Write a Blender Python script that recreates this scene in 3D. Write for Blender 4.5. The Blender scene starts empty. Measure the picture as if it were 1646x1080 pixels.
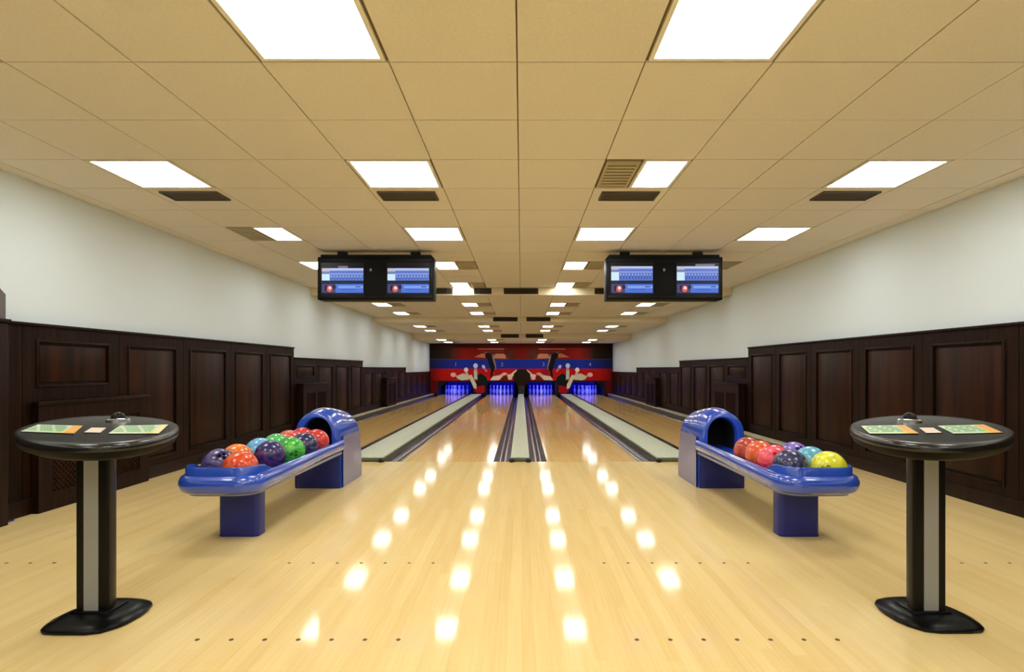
import bpy, bmesh, math, random
from mathutils import Vector, Matrix, noise
random.seed(7)
S = bpy.context.scene
COL = S.collection
PI = math.pi
H, F, VX, VY = 1.10, 900.0, 838.0, 592.0      # eye height, focal length in pixels, vanishing point of the 1646x1080 frame

# ------------------------------------------------------------ camera, world, exposure
cam = bpy.data.cameras.new('camera')
cam.sensor_fit = 'HORIZONTAL'; cam.sensor_width = 36.0
cam.lens = F / 1646 * 36
cam.shift_x = -(VX - 823) / 1646
cam.shift_y = (VY - 540) / 1646
cam.clip_start = 0.05; cam.clip_end = 100
co = bpy.data.objects.new('camera', cam); COL.objects.link(co)
co.location = (0, 0, H); co.rotation_euler = (PI / 2, 0, 0)
S.camera = co
w = bpy.data.worlds.new('world'); S.world = w; w.use_nodes = True
w.node_tree.nodes['Background'].inputs[0].default_value = (.5, .52, .55, 1)
w.node_tree.nodes['Background'].inputs[1].default_value = .1
S.view_settings.view_transform = 'Standard'; S.view_settings.look = 'None'
S.view_settings.gamma = 1; S.view_settings.use_curve_mapping = False
S.view_settings.exposure = 0.6
LIGHT = 9.5            # strength of the ceiling panels
LIGHT_COL = (.975, 1.0, 0.975)

# ------------------------------------------------------------ materials
def lin(c):
    return tuple((v / 255 / 12.92) if v / 255 <= .04045 else ((v / 255 + .055) / 1.055) ** 2.4 for v in c)

def mat(name, rgb, rough=.5, metal=0, spec=.5, coat=0, coat_rough=.05, emit=None, strength=0, vary=0, scale=(20, 20, 20), rgb2=None, bump=0, bump_scale=80, detail=3):
    m = bpy.data.materials.new(name); m.use_nodes = True
    nt = m.node_tree; b = nt.nodes['Principled BSDF']
    c = lin(rgb)
    b.inputs['Base Color'].default_value = (*c, 1)
    b.inputs['Roughness'].default_value = rough
    b.inputs['Metallic'].default_value = metal
    b.inputs['Specular IOR Level'].default_value = spec
    b.inputs['Coat Weight'].default_value = coat
    b.inputs['Coat Roughness'].default_value = coat_rough
    if emit:
        b.inputs['Emission Color'].default_value = (*emit, 1)
        b.inputs['Emission Strength'].default_value = strength
    tc = nt.nodes.new('ShaderNodeTexCoord')
    if rgb2 or vary:
        c2 = lin(rgb2) if rgb2 else tuple(v * (1 - vary) for v in c)
        mp = nt.nodes.new('ShaderNodeMapping'); mp.inputs['Scale'].default_value = scale
        nz = nt.nodes.new('ShaderNodeTexNoise'); nz.inputs['Scale'].default_value = 1; nz.inputs['Detail'].default_value = detail
        rp = nt.nodes.new('ShaderNodeValToRGB')
        rp.color_ramp.elements[0].position = .35; rp.color_ramp.elements[1].position = .65
        rp.color_ramp.elements[0].color = (*c2, 1); rp.color_ramp.elements[1].color = (*c, 1)
        nt.links.new(tc.outputs['Object'], mp.inputs[0]); nt.links.new(mp.outputs[0], nz.inputs['Vector'])
        nt.links.new(nz.outputs['Fac'], rp.inputs[0]); nt.links.new(rp.outputs[0], b.inputs['Base Color'])
    if bump:
        n2 = nt.nodes.new('ShaderNodeTexNoise'); n2.inputs['Scale'].default_value = bump_scale
        bp = nt.nodes.new('ShaderNodeBump'); bp.inputs['Strength'].default_value = bump; bp.inputs['Distance'].default_value = .004
        nt.links.new(tc.outputs['Object'], n2.inputs['Vector'])
        nt.links.new(n2.outputs['Fac'], bp.inputs['Height']); nt.links.new(bp.outputs[0], b.inputs['Normal'])
    return m

def board_mat(name, a, b_, c_, board=.027, length=1.6, rough=.16, rough2=.24, coat=.0, contrast=1.0):
    """strip wood running along Y: every strip its own tone, fine grain along it"""
    m = bpy.data.materials.new(name); m.use_nodes = True
    nt = m.node_tree; P = nt.nodes['Principled BSDF']; N = nt.nodes.new; L = nt.links.new
    tc = N('ShaderNodeTexCoord'); sx = N('ShaderNodeSeparateXYZ'); L(tc.outputs['Object'], sx.inputs[0])
    def mth(op, x, y=None):
        n = N('ShaderNodeMath'); n.operation = op
        for i, v in enumerate((x, y)):
            if v is None: continue
            if isinstance(v, (int, float)): n.inputs[i].default_value = v
            else: L(v, n.inputs[i])
        return n.outputs[0]
    xi = mth('FLOOR', mth('DIVIDE', sx.outputs[0], board))
    wn = N('ShaderNodeTexWhiteNoise'); wn.noise_dimensions = '1D'; L(xi, wn.inputs['W'])
    yi = mth('FLOOR', mth('ADD', mth('DIVIDE', sx.outputs[1], length), mth('MULTIPLY', wn.outputs['Value'], 7)))
    cb = N('ShaderNodeCombineXYZ'); L(xi, cb.inputs[0]); L(yi, cb.inputs[1])
    w2 = N('ShaderNodeTexWhiteNoise'); w2.noise_dimensions = '2D'; L(cb.outputs[0], w2.inputs['Vector'])
    mp = N('ShaderNodeMapping'); mp.inputs['Scale'].default_value = (90, 2.2, 1); L(tc.outputs['Object'], mp.inputs[0])
    nz = N('ShaderNodeTexNoise'); nz.inputs['Scale'].default_value = 1; nz.inputs['Detail'].default_value = 4; L(mp.outputs[0], nz.inputs['Vector'])
    mp2 = N('ShaderNodeMapping'); mp2.inputs['Scale'].default_value = (9, .5, 1); L(tc.outputs['Object'], mp2.inputs[0])
    nz2 = N('ShaderNodeTexNoise'); nz2.inputs['Scale'].default_value = 1; nz2.inputs['Detail'].default_value = 2; L(mp2.outputs[0], nz2.inputs['Vector'])
    f = mth('ADD', mth('MULTIPLY', w2.outputs['Value'], .40 * contrast), mth('ADD', mth('MULTIPLY', nz.outputs['Fac'], .45), mth('MULTIPLY', nz2.outputs['Fac'], .35)))
    rp = N('ShaderNodeValToRGB'); e = rp.color_ramp.elements
    e[0].position = .28; e[0].color = (*lin(c_), 1); e[1].position = .95; e[1].color = (*lin(a), 1)
    k = e.new(.6); k.color = (*lin(b_), 1)
    L(f, rp.inputs[0]); L(rp.outputs[0], P.inputs['Base Color'])
    mr = N('ShaderNodeMapRange'); mr.inputs['To Min'].default_value = rough; mr.inputs['To Max'].default_value = rough2
    L(nz2.outputs['Fac'], mr.inputs[0]); L(mr.outputs[0], P.inputs['Roughness'])
    P.inputs['Specular IOR Level'].default_value = .18
    P.inputs['Coat Weight'].default_value = coat; P.inputs['Coat Roughness'].default_value = .08
    return m

M = {}
M['approach'] = board_mat('approach_wood', (238, 215, 158), (234, 207, 146), (224, 191, 127), .055, 1.8, .065, .09, contrast=.5)
M['lane'] = board_mat('lane_wood', (236, 202, 140), (230, 190, 122), (216, 170, 100), .027, 2.4, .08, .11, contrast=.5)
M['wall'] = mat('white_plaster', (218, 228, 232), .8, bump=.15, bump_scale=60)
M['wood'] = mat('dark_stained_wood', (39, 19, 9), .45, spec=.12, rgb2=(20, 9, 4), scale=(30, 30, 1.6), detail=5)
M['wood_field'] = mat('reddish_stained_wood', (53, 25, 10), .42, spec=.14, rgb2=(24, 11, 4), scale=(12, 12, .9), detail=5)
M['gap'] = mat('ceiling_joint', (116, 96, 66), .9)
M['tile'] = mat('mineral_ceiling_tile', (230, 223, 208), .9, vary=.05, scale=(60, 60, 60), bump=.25, bump_scale=180)
M['beam'] = mat('painted_bulkhead', (228, 214, 180), .8)
M['diff'] = mat('light_diffuser', (255, 255, 255), .5, emit=LIGHT_COL, strength=LIGHT)
M['lframe'] = mat('light_frame_paint', (235, 230, 215), .5)
M['vent'] = mat('vent_beige_metal', (186, 174, 138), .55, metal=.2)
M['vent_dark'] = mat('vent_dark_metal', (74, 64, 48), .6)
M['vent_back'] = mat('vent_back_plate', (112, 100, 72), .8)
M['vent_hole'] = mat('vent_cavity', (28, 24, 18), .9)
M['cap'] = mat('speckled_capping', (208, 210, 186), .5, rgb2=(158, 164, 142), scale=(55, 55, 55), detail=4)
M['cap_end'] = mat('capping_end_grey_green', (92, 96, 72), .5)
M['gutter'] = mat('grey_violet_gutter', (104, 92, 98), .2, spec=.7, rgb2=(34, 28, 30), scale=(70, 1.5, 20))  # pale lengthwise streaks in the colour stand in for glossy reflections
M['ledge'] = mat('wall_capping_cream', (222, 212, 182), .4, rgb2=(176, 160, 128), scale=(30, 6, 30))
M['black'] = mat('black_rubber', (14, 14, 13), .55)
M['dark'] = mat('black_void', (6, 6, 9), .9)
M['blue'] = mat('blue_gloss_plastic', (40, 82, 200), .2, spec=.7, coat=1.0, coat_rough=.05)
M['blue_bed'] = mat('blue_tray_bed', (30, 62, 170), .35)
M['navy'] = mat('navy_plastic', (24, 38, 124), .4)
M['grey_blue'] = mat('grey_lilac_side_panel', (104, 108, 158), .25, coat=.4)
M['tray_trim'] = mat('pale_underside_strip', (150, 156, 180), .4)
M['blk_top'] = mat('black_textured_plastic', (20, 21, 22), .22, spec=.6, bump=.06, bump_scale=300)
M['blk'] = mat('black_satin_plastic', (9, 9, 9), .3, spec=.2)
M['rim'] = mat('matt_black_rim', (7, 7, 8), .55, spec=.06)
M['alu'] = mat('pale_aluminium_strip', (150, 150, 146), .5, metal=.1)
M['chrome'] = mat('chrome', (210, 210, 215), .12, metal=1)
M['housing'] = mat('black_monitor_housing', (9, 9, 7), .5, spec=.15)
M['carpet'] = mat('blue_carpet', (30, 40, 110), .95)
M['grey'] = mat('dark_grey_paint', (96, 92, 88), .7)
M['dot'] = mat('dark_inlay_dot', (70, 48, 30), .4)
M['pin'] = mat('white_pin_plastic', (240, 240, 240), .25, coat=.5)
M['pinred'] = mat('pin_red_stripe', (190, 30, 30), .3)
M['curtain'] = mat('pit_curtain', (70, 74, 215), .8, rgb2=(50, 54, 190), scale=(18, 1, 1))
M['deck'] = mat('pin_deck', (150, 130, 110), .3)

def attr_mat(name, emit=0, rough=.4):
    m = bpy.data.materials.new(name); m.use_nodes = True
    nt = m.node_tree; P = nt.nodes['Principled BSDF']
    a = nt.nodes.new('ShaderNodeAttribute'); a.attribute_name = 'Col'
    nt.links.new(a.outputs['Color'], P.inputs['Base Color'])
    P.inputs['Roughness'].default_value = rough
    P.inputs['Specular IOR Level'].default_value = .15
    if emit:
        nt.links.remove(P.inputs['Base Color'].links[0]); P.inputs['Base Color'].default_value = (.01, .01, .01, 1)
        nt.links.new(a.outputs['Color'], P.inputs['Emission Color']); P.inputs['Emission Strength'].default_value = emit
    return m
M['mural'] = attr_mat('mural_print', 0, .6)
M['screen'] = attr_mat('screen_picture', .68, .35)
M['overlay'] = attr_mat('keypad_overlay_print', 0, .35)

# ------------------------------------------------------------ mesh helpers
def finish(bm, name, m, parent=None, smooth=None, kind=None):
    me = bpy.data.meshes.new(name)
    bmesh.ops.recalc_face_normals(bm, faces=bm.faces) if smooth != 'keep' else None
    bm.to_mesh(me); bm.free()
    if isinstance(m, (list, tuple)):
        for q in m: me.materials.append(q)
    else: me.materials.append(m)
    if smooth and smooth != 'keep':
        for p in me.polygons: p.use_smooth = True
        me.set_sharp_from_angle(angle=math.radians(smooth))
    o = bpy.data.objects.new(name, me); COL.objects.link(o)
    if parent: o.parent = parent
    if kind: o['kind'] = kind
    return o

def tag(o, label=None, cat=None, group=None, kind=None):
    if label: o['label'] = label
    if cat: o['category'] = cat
    if group: o['group'] = group
    if kind: o['kind'] = kind
    return o

def empty(name, loc, label, cat, group=None):
    o = bpy.data.objects.new(name, None); COL.objects.link(o); o.location = loc
    o.empty_display_size = .1
    return tag(o, label, cat, group)

def box(bm, x0, x1, y0, y1, z0, z1, bev=0, mi=0):
    r = bmesh.ops.create_cube(bm, size=1)
    vs = r['verts']
    for v in vs:
        v.co = Vector(((x0 + x1) / 2 + v.co.x * (x1 - x0), (y0 + y1) / 2 + v.co.y * (y1 - y0), (z0 + z1) / 2 + v.co.z * (z1 - z0)))
    fs = set(f for v in vs for f in v.link_faces)
    for f in fs: f.material_index = mi
    if bev:
        es = list(set(e for v in vs for e in v.link_edges))
        bmesh.ops.bevel(bm, geom=es, offset=bev, segments=2, profile=.5, affect='EDGES', clamp_overlap=True)
    return vs

def boxo(name, b, m, parent=None, bev=0, off=None, kind=None):
    """box object; coordinates b are relative to its parent"""
    bm = bmesh.new(); box(bm, *b, bev=bev)
    return finish(bm, name, m, parent, smooth=35 if bev else None, kind=kind)

def prism(bm, pts, z0, z1, mi=0, bev=0):
    """vertical prism over an outline"""
    lo = [bm.verts.new((x, y, z0)) for x, y in pts]; hi = [bm.verts.new((x, y, z1)) for x, y in pts]
    n = len(pts); fs = [bm.faces.new(lo[::-1]), bm.faces.new(hi)]
    for i in range(n): fs.append(bm.faces.new((lo[i], lo[(i + 1) % n], hi[(i + 1) % n], hi[i])))
    for f in fs: f.material_index = mi
    if bev:
        es = list(fs[1].edges)
        bmesh.ops.bevel(bm, geom=es, offset=bev, segments=3, profile=.5, affect='EDGES')
    return fs

def rings(bm, loops, closed=True, cap=True):
    """skin a list of point loops"""
    R = [[bm.verts.new(p) for p in lp] for lp in loops]
    n = len(R[0])
    for a, b in zip(R, R[1:]):
        for i in range(n if closed else n - 1):
            j = (i + 1) % n
            bm.faces.new((a[i], a[j], b[j], b[i]))
    if cap and closed:
        bm.faces.new(R[0][::-1]); bm.faces.new(R[-1])
    return R

def lathe(bm, prof, seg=24, c=(0, 0)):
    rings(bm, [[(c[0] + r * math.cos(2 * PI * i / seg), c[1] + r * math.sin(2 * PI * i / seg), z) for i in range(seg)] for r, z in prof])

def sweep(bm, path, prof):
    """closed profile (offset outward, z) swept along an open 2-D path; prof may be a function of the path index"""
    n = len(path); loops = []
    for i, (x, y) in enumerate(path):
        a = Vector(path[max(i - 1, 0)]); b = Vector(path[min(i + 1, n - 1)])
        t = (b - a).normalized(); nx, ny = t.y, -t.x
        pr = prof(i) if callable(prof) else prof
        loops.append([(x + nx * o, y + ny * o, z) for o, z in pr])
    rings(bm, loops)

def colour_quads(bm, polys, axis='y', at=0.0, step=.0006, flip=False):
    """flat print: coloured polygons on a real surface; later ones lie a hair prouder"""
    lay = bm.loops.layers.float_color.get('Col') or bm.loops.layers.float_color.new('Col')
    for k, (pts, c) in enumerate(polys):
        if axis == 'y': vs = [bm.verts.new((x, at - k * step, z)) for x, z in pts]
        else: vs = [bm.verts.new((x, y, at + k * step)) for x, y in pts]
        f = bm.faces.new(vs); f.normal_update()
        want = Vector((0, -1, 0)) if axis == 'y' else Vector((0, 0, 1))
        if f.normal.dot(want) < 0: f.normal_flip()
        for i, l in enumerate(f.loops):
            cc = c[i] if isinstance(c[0], tuple) else c
            l[lay] = (*lin(cc), 1)

def rect(x0, x1, z0, z1): return [(x0, z0), (x1, z0), (x1, z1), (x0, z1)]

# ------------------------------------------------------------ the room
XL, XR, YB, YE = -3.75, 3.74, -4.2, 26.4       # walls left and right, behind the viewer, end of the pits
ZA, ZB, ZC, ZD = 2.533, 2.405, 2.281, 2.12     # the ceiling drops in three steps
YS = (9.953, 14.23, 19.12)
CX0, CW = -.02, .6
RY0, RD = 2.621, .611
FOUL, MASK = 6.60, 22.9
XC = -.015

# floor: the approach
bm = bmesh.new(); box(bm, XL, XR, YB, FOUL, -.2, 0)
floor = finish(bm, 'floor', M['approach']); tag(floor, 'pale maple strip flooring of the bowling approach', kind='structure')
bm = bmesh.new(); box(bm, XL, XR, FOUL, YE, -.3, -.2)
tag(finish(bm, 'floor', M['dark']), 'dark sub-floor below the lanes', kind='structure')
tag(boxo('trim_4', (XL + .03, -3.665, 3.5, 4.05, 0, .006), M['carpet']), 'edge of blue carpet at the wooden pier', kind='structure')
# inlaid dots
bm = bmesh.new(); lathe(bm, [(.0095, 0), (.0095, .0008)], 10)
dot = finish(bm, 'approach_dot', M['dot'], floor); dot.location = (-1.314, 2.27, 0)
bm = bmesh.new(); lathe(bm, [(.0095, 0), (.0095, .0008)], 10)
first = True
for y in (2.27, 3.165):
    for cx in (-2.775, -.905, .875, 2.76):
        if y < 3 and abs(cx) > 2: continue
        for k in range(-3, 4):
            if first and y < 3: first = False; continue
            d = dot.copy(); COL.objects.link(d); d.parent = floor; d.location = (cx + k * .1355, y, 0)

# walls
WT = .15
bm = bmesh.new(); box(bm, XL - WT, XL, YB, YE, -.3, ZA + .2)
wall_left = tag(finish(bm, 'wall_left', M['wall']), 'white plaster wall left of the lanes above dark wood panelling', kind='structure')
bm = bmesh.new(); box(bm, XR, XR + WT, YB, YE, -.3, ZA + .2)
wall_right = tag(finish(bm, 'wall_right', M['wall']), 'white plaster wall right of the lanes above dark wood panelling', kind='structure')
tag(boxo('wall_back', (XL - WT, XR + WT, YB - .15, YB, -.3, ZA + .2), M['wall']), 'plain wall behind the viewer', kind='structure')
tag(boxo('wall_front', (XL - WT, XR + WT, YE, YE + .1, -.3, ZA + .2), M['dark']), 'dark end wall behind the pits', kind='structure')

# ceiling: backing slabs, drops, tiles
bm = bmesh.new()
LV = [(YB, YS[0], ZA), (YS[0], YS[1], ZB), (YS[1], YS[2], ZC), (YS[2], YE, ZD)]
for y0, y1, z in LV: box(bm, XL, XR, y0, y1, z + .012, z + .10)
ceiling = tag(finish(bm, 'ceiling', M['gap']), 'beige suspended tile ceiling stepping down towards the pins', kind='structure')
for i, y in enumerate(YS):
    za, zb = LV[i][2], LV[i + 1][2]
    tag(boxo('trim_%d' % (i + 1), (XL, XR, y - .012, y + .06, zb - .004, za + .012), M['beam']),
        'painted bulkhead face where the ceiling drops, %s from the camera' % ('first', 'second', 'third')[i], kind='structure')

xs = [XL] + [CX0 + CW * k for k in range(-6, 7)] + [XR]
lightcols = {2: 0, 5: 1, 8: 2, 11: 3}           # index of cell -> column number
# rows of lights on the grid: (row k, style per column) F full, L light in left half + vent right, R light in right half + vent left
def rowy(k): return RY0 + RD * k
LR = {-10: 'FFFF', -7: 'FFFF', -4: 'FFFF', -1: 'FFFF', 2: 'FFRF', 5: 'RFFF', 8: 'LLLL', 11: 'LLLL',
      14: 'LLLL', 17: 'LLLL', 21: 'LLLL', 24: 'LLLL', 28: 'LLLL', 31: 'LLLL'}
far_rows = {14: (11.24, 11.85), 17: (13.0, 13.65), 21: (15.5, 16.3), 24: (17.0, 18.0), 28: (19.9, 20.6), 31: (21.5, 22.3)}
tile_mesh = {}
def add_tile(x0, x1, y0, y1, z):
    key = (round(x1 - x0, 3), round(y1 - y0, 3))
    if key not in tile_mesh:
        bm = bmesh.new(); a, b = key[0] / 2 - .0035, key[1] / 2 - .0035
        box(bm, -a, a, -b, b, 0, .016, mi=0)
        me = bpy.data.meshes.new('ceiling_tile'); bm.to_mesh(me); bm.free(); me.materials.append(M['tile'])
        tile_mesh[key] = me
    o = bpy.data.objects.new('ceiling_tile', tile_mesh[key]); COL.objects.link(o); o.parent = ceiling
    o.location = ((x0 + x1) / 2, (y0 + y1) / 2, z + random.uniform(-.0008, .0008))
stuff = bmesh.new()
for k in range(-11, 40):
    y0, y1 = rowy(k), rowy(k + 1)
    if y0 > 22.8: break
    zc = ZA if k < 12 else ZB if k < 19 else ZC if k < 27 else ZD
    for c in range(len(xs) - 1):
        if k in LR and c in lightcols: continue
        x0, x1 = xs[c], xs[c + 1]
        if -2 <= k < 19 and x1 - x0 > .1: add_tile(x0, x1, y0, y1, zc)
        else: box(stuff, x0 + .0035, x1 - .0035, max(y0, YB) + .0035, y1 - .0035, zc, zc + .016)
finish(stuff, 'far_ceiling_tile', M['tile'], ceiling, kind='stuff')

COLN = ('leftmost column', 'column left of centre', 'column right of centre', 'rightmost column')
ORD = {-1: 'nearest visible row', 2: 'second row from the camera', 5: 'third row from the camera', 8: 'fourth row near score monitors',
       11: 'fifth row before first step', 14: 'first row past first step', 17: 'second row past first step',
       21: 'first row past second step', 24: 'second row past second step', 28: 'first row past third step', 31: 'last row before the mural',
       -4: 'row overhead behind the camera', -7: 'second row behind the camera', -10: 'third row behind the camera'}
M['diff2'] = mat('narrow_light_diffuser', (255, 255, 255), .5, emit=LIGHT_COL, strength=LIGHT * 1.2)
def ceiling_light(x0, x1, y0, y1, z, label):
    cx, cy = (x0 + x1) / 2, (y0 + y1) / 2; a, b = (x1 - x0) / 2, (y1 - y0) / 2
    t = empty('ceiling_light', (cx, cy, z), label, 'ceiling light', 'square ceiling light panels')
    bm = bmesh.new(); f = .022
    for q in ((-a, a, -b, -b + f), (-a, a, b - f, b), (-a, -a + f, -b + f, b - f), (a - f, a, -b + f, b - f)):
        box(bm, *q, -.003, .014)
    finish(bm, 'light_frame', M['lframe'], t)
    boxo('diffuser', (-a + f, a - f, -b + f, b - f, .000, .012), M['diff'] if x1 - x0 > .4 else M['diff2'], t)
def ceiling_vent(x0, x1, y0, y1, z, label, m=None, drop=.006, n=8, group='beige square ceiling grilles'):
    m = m or M['vent']
    cx, cy = (x0 + x1) / 2, (y0 + y1) / 2; a, b = (x1 - x0) / 2, (y1 - y0) / 2
    t = empty('ceiling_vent', (cx, cy, z), label, 'vent', group)
    bm = bmesh.new(); f = .018
    for q in ((-a, a, -b, -b + f), (-a, a, b - f, b), (-a, -a + f, -b + f, b - f), (a - f, a, -b + f, b - f)):
        box(bm, *q, -drop, .008)
    finish(bm, 'vent_frame', m, t)
    boxo('vent_cavity', (-a + f, a - f, -b + f, b - f, .002, .011), M['vent_hole'] if m is M['vent_dark'] else M['vent_back'], t)
    bm = bmesh.new(); L = 2 * (b - f)
    for i in range(n):
        y = -b + f + L * (i + .5) / n
        box(bm, -a + f, a - f, y - L / n * .3, y + L / n * .3, -drop * .6, .001)
    finish(bm, 'vent_slats', m, t, kind='stuff')
for k, sty in LR.items():
    z = ZA if k < 12 else ZB if k < 19 else ZC if k < 27 else ZD
    y0, y1 = rowy(k), rowy(k + 1)
    fy0, fy1 = y0, y1
    if k in far_rows: fy0, fy1 = y0 + .0, y1
    for c, n in lightcols.items():
        x0, x1 = xs[c], xs[c + 1]; s = sty[n]; xm = x0 + .33
        where = '%s, %s' % (COLN[n], ORD[k])
        if s == 'F': ceiling_light(x0 + .012, x1 - .012, y0 + .012, y1 - .012, z, 'full square glowing ceiling panel, ' + where)
        else:
            if s == 'L': lx, vx = (x0 + .006, xm), (xm + .02, x1 - .012)
            else: lx, vx = (x1 - .33, x1 - .008), (x0 + .012, x1 - .35)
            ceiling_light(lx[0], lx[1], y0 + .012, y1 - .012, z, 'half width glowing ceiling panel, ' + where)
            # plain surround strip of the cell
            ceiling_vent(vx[0], vx[1], y0 + .03, y1 - .03, z, 'beige grille beside half width panel, ' + where)
for n, cx in enumerate((-2.70, -.935, .887, 2.68)):
    ceiling_vent(cx - .235, cx + .235, 4.53, 4.75, ZA, 'dark slotted vent behind second light row, ' + COLN[n], M['vent_dark'], .014, 6, 'dark slotted vents behind the second light row')
def bulk_vent(x0, x1, y, z0, z1, label):
    t = empty('bulkhead_vent', ((x0 + x1) / 2, y, z0), label, 'vent', 'dark return grilles in the ceiling steps')
    a, h = (x1 - x0) / 2, z1 - z0
    bm = bmesh.new(); f = .008
    box(bm, -a, a, -.012, 0, 0, f); box(bm, -a, a, -.012, 0, h - f, h); box(bm, -a, -a + f, -.012, 0, f, h - f); box(bm, a - f, a, -.012, 0, f, h - f)
    finish(bm, 'vent_frame', M['vent_dark'], t)
    boxo('vent_cavity', (-a + f, a - f, -.003, 0, f, h - f), M['vent_hole'], t)
    bm = bmesh.new(); n = max(6, int((x1 - x0) / .035))
    for i in range(n):
        x = -a + f + 2 * (a - f) * (i + .5) / n; box(bm, x - .005, x + .005, -.010, -.002, f, h - f)
    finish(bm, 'vent_slats', M['vent_dark'], t, kind='stuff')
for x0, x1, lb in ((-.31, .30, 'dark grille centred on the first ceiling step'), (-1.54, -1.22, 'short dark grille on first ceiling step beside left monitor'),
                   (-.84, -.53, 'short dark grille left of centre on the first ceiling step'), (1.30, 1.56, 'short dark grille on first ceiling step beside right monitor')):
    bulk_vent(x0, x1, YS[0] - .012, ZB + .012, ZA - .012, lb)
for x0, x1, lb in ((-.715, -.095, 'dark grille left of centre on the second ceiling step'), (.13, .74, 'dark grille right of centre on the second ceiling step')):
    bulk_vent(x0, x1, YS[1] - .012, ZC + .012, ZB - .008, lb)
for x0, x1, lb in ((-.70, -.085, 'dark grille left of centre on the third ceiling step'), (.15, .75, 'dark grille right of centre on the third ceiling step')):
    bulk_vent(x0, x1, YS[2] - .012, ZD + .022, ZC - .014, lb)

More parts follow.
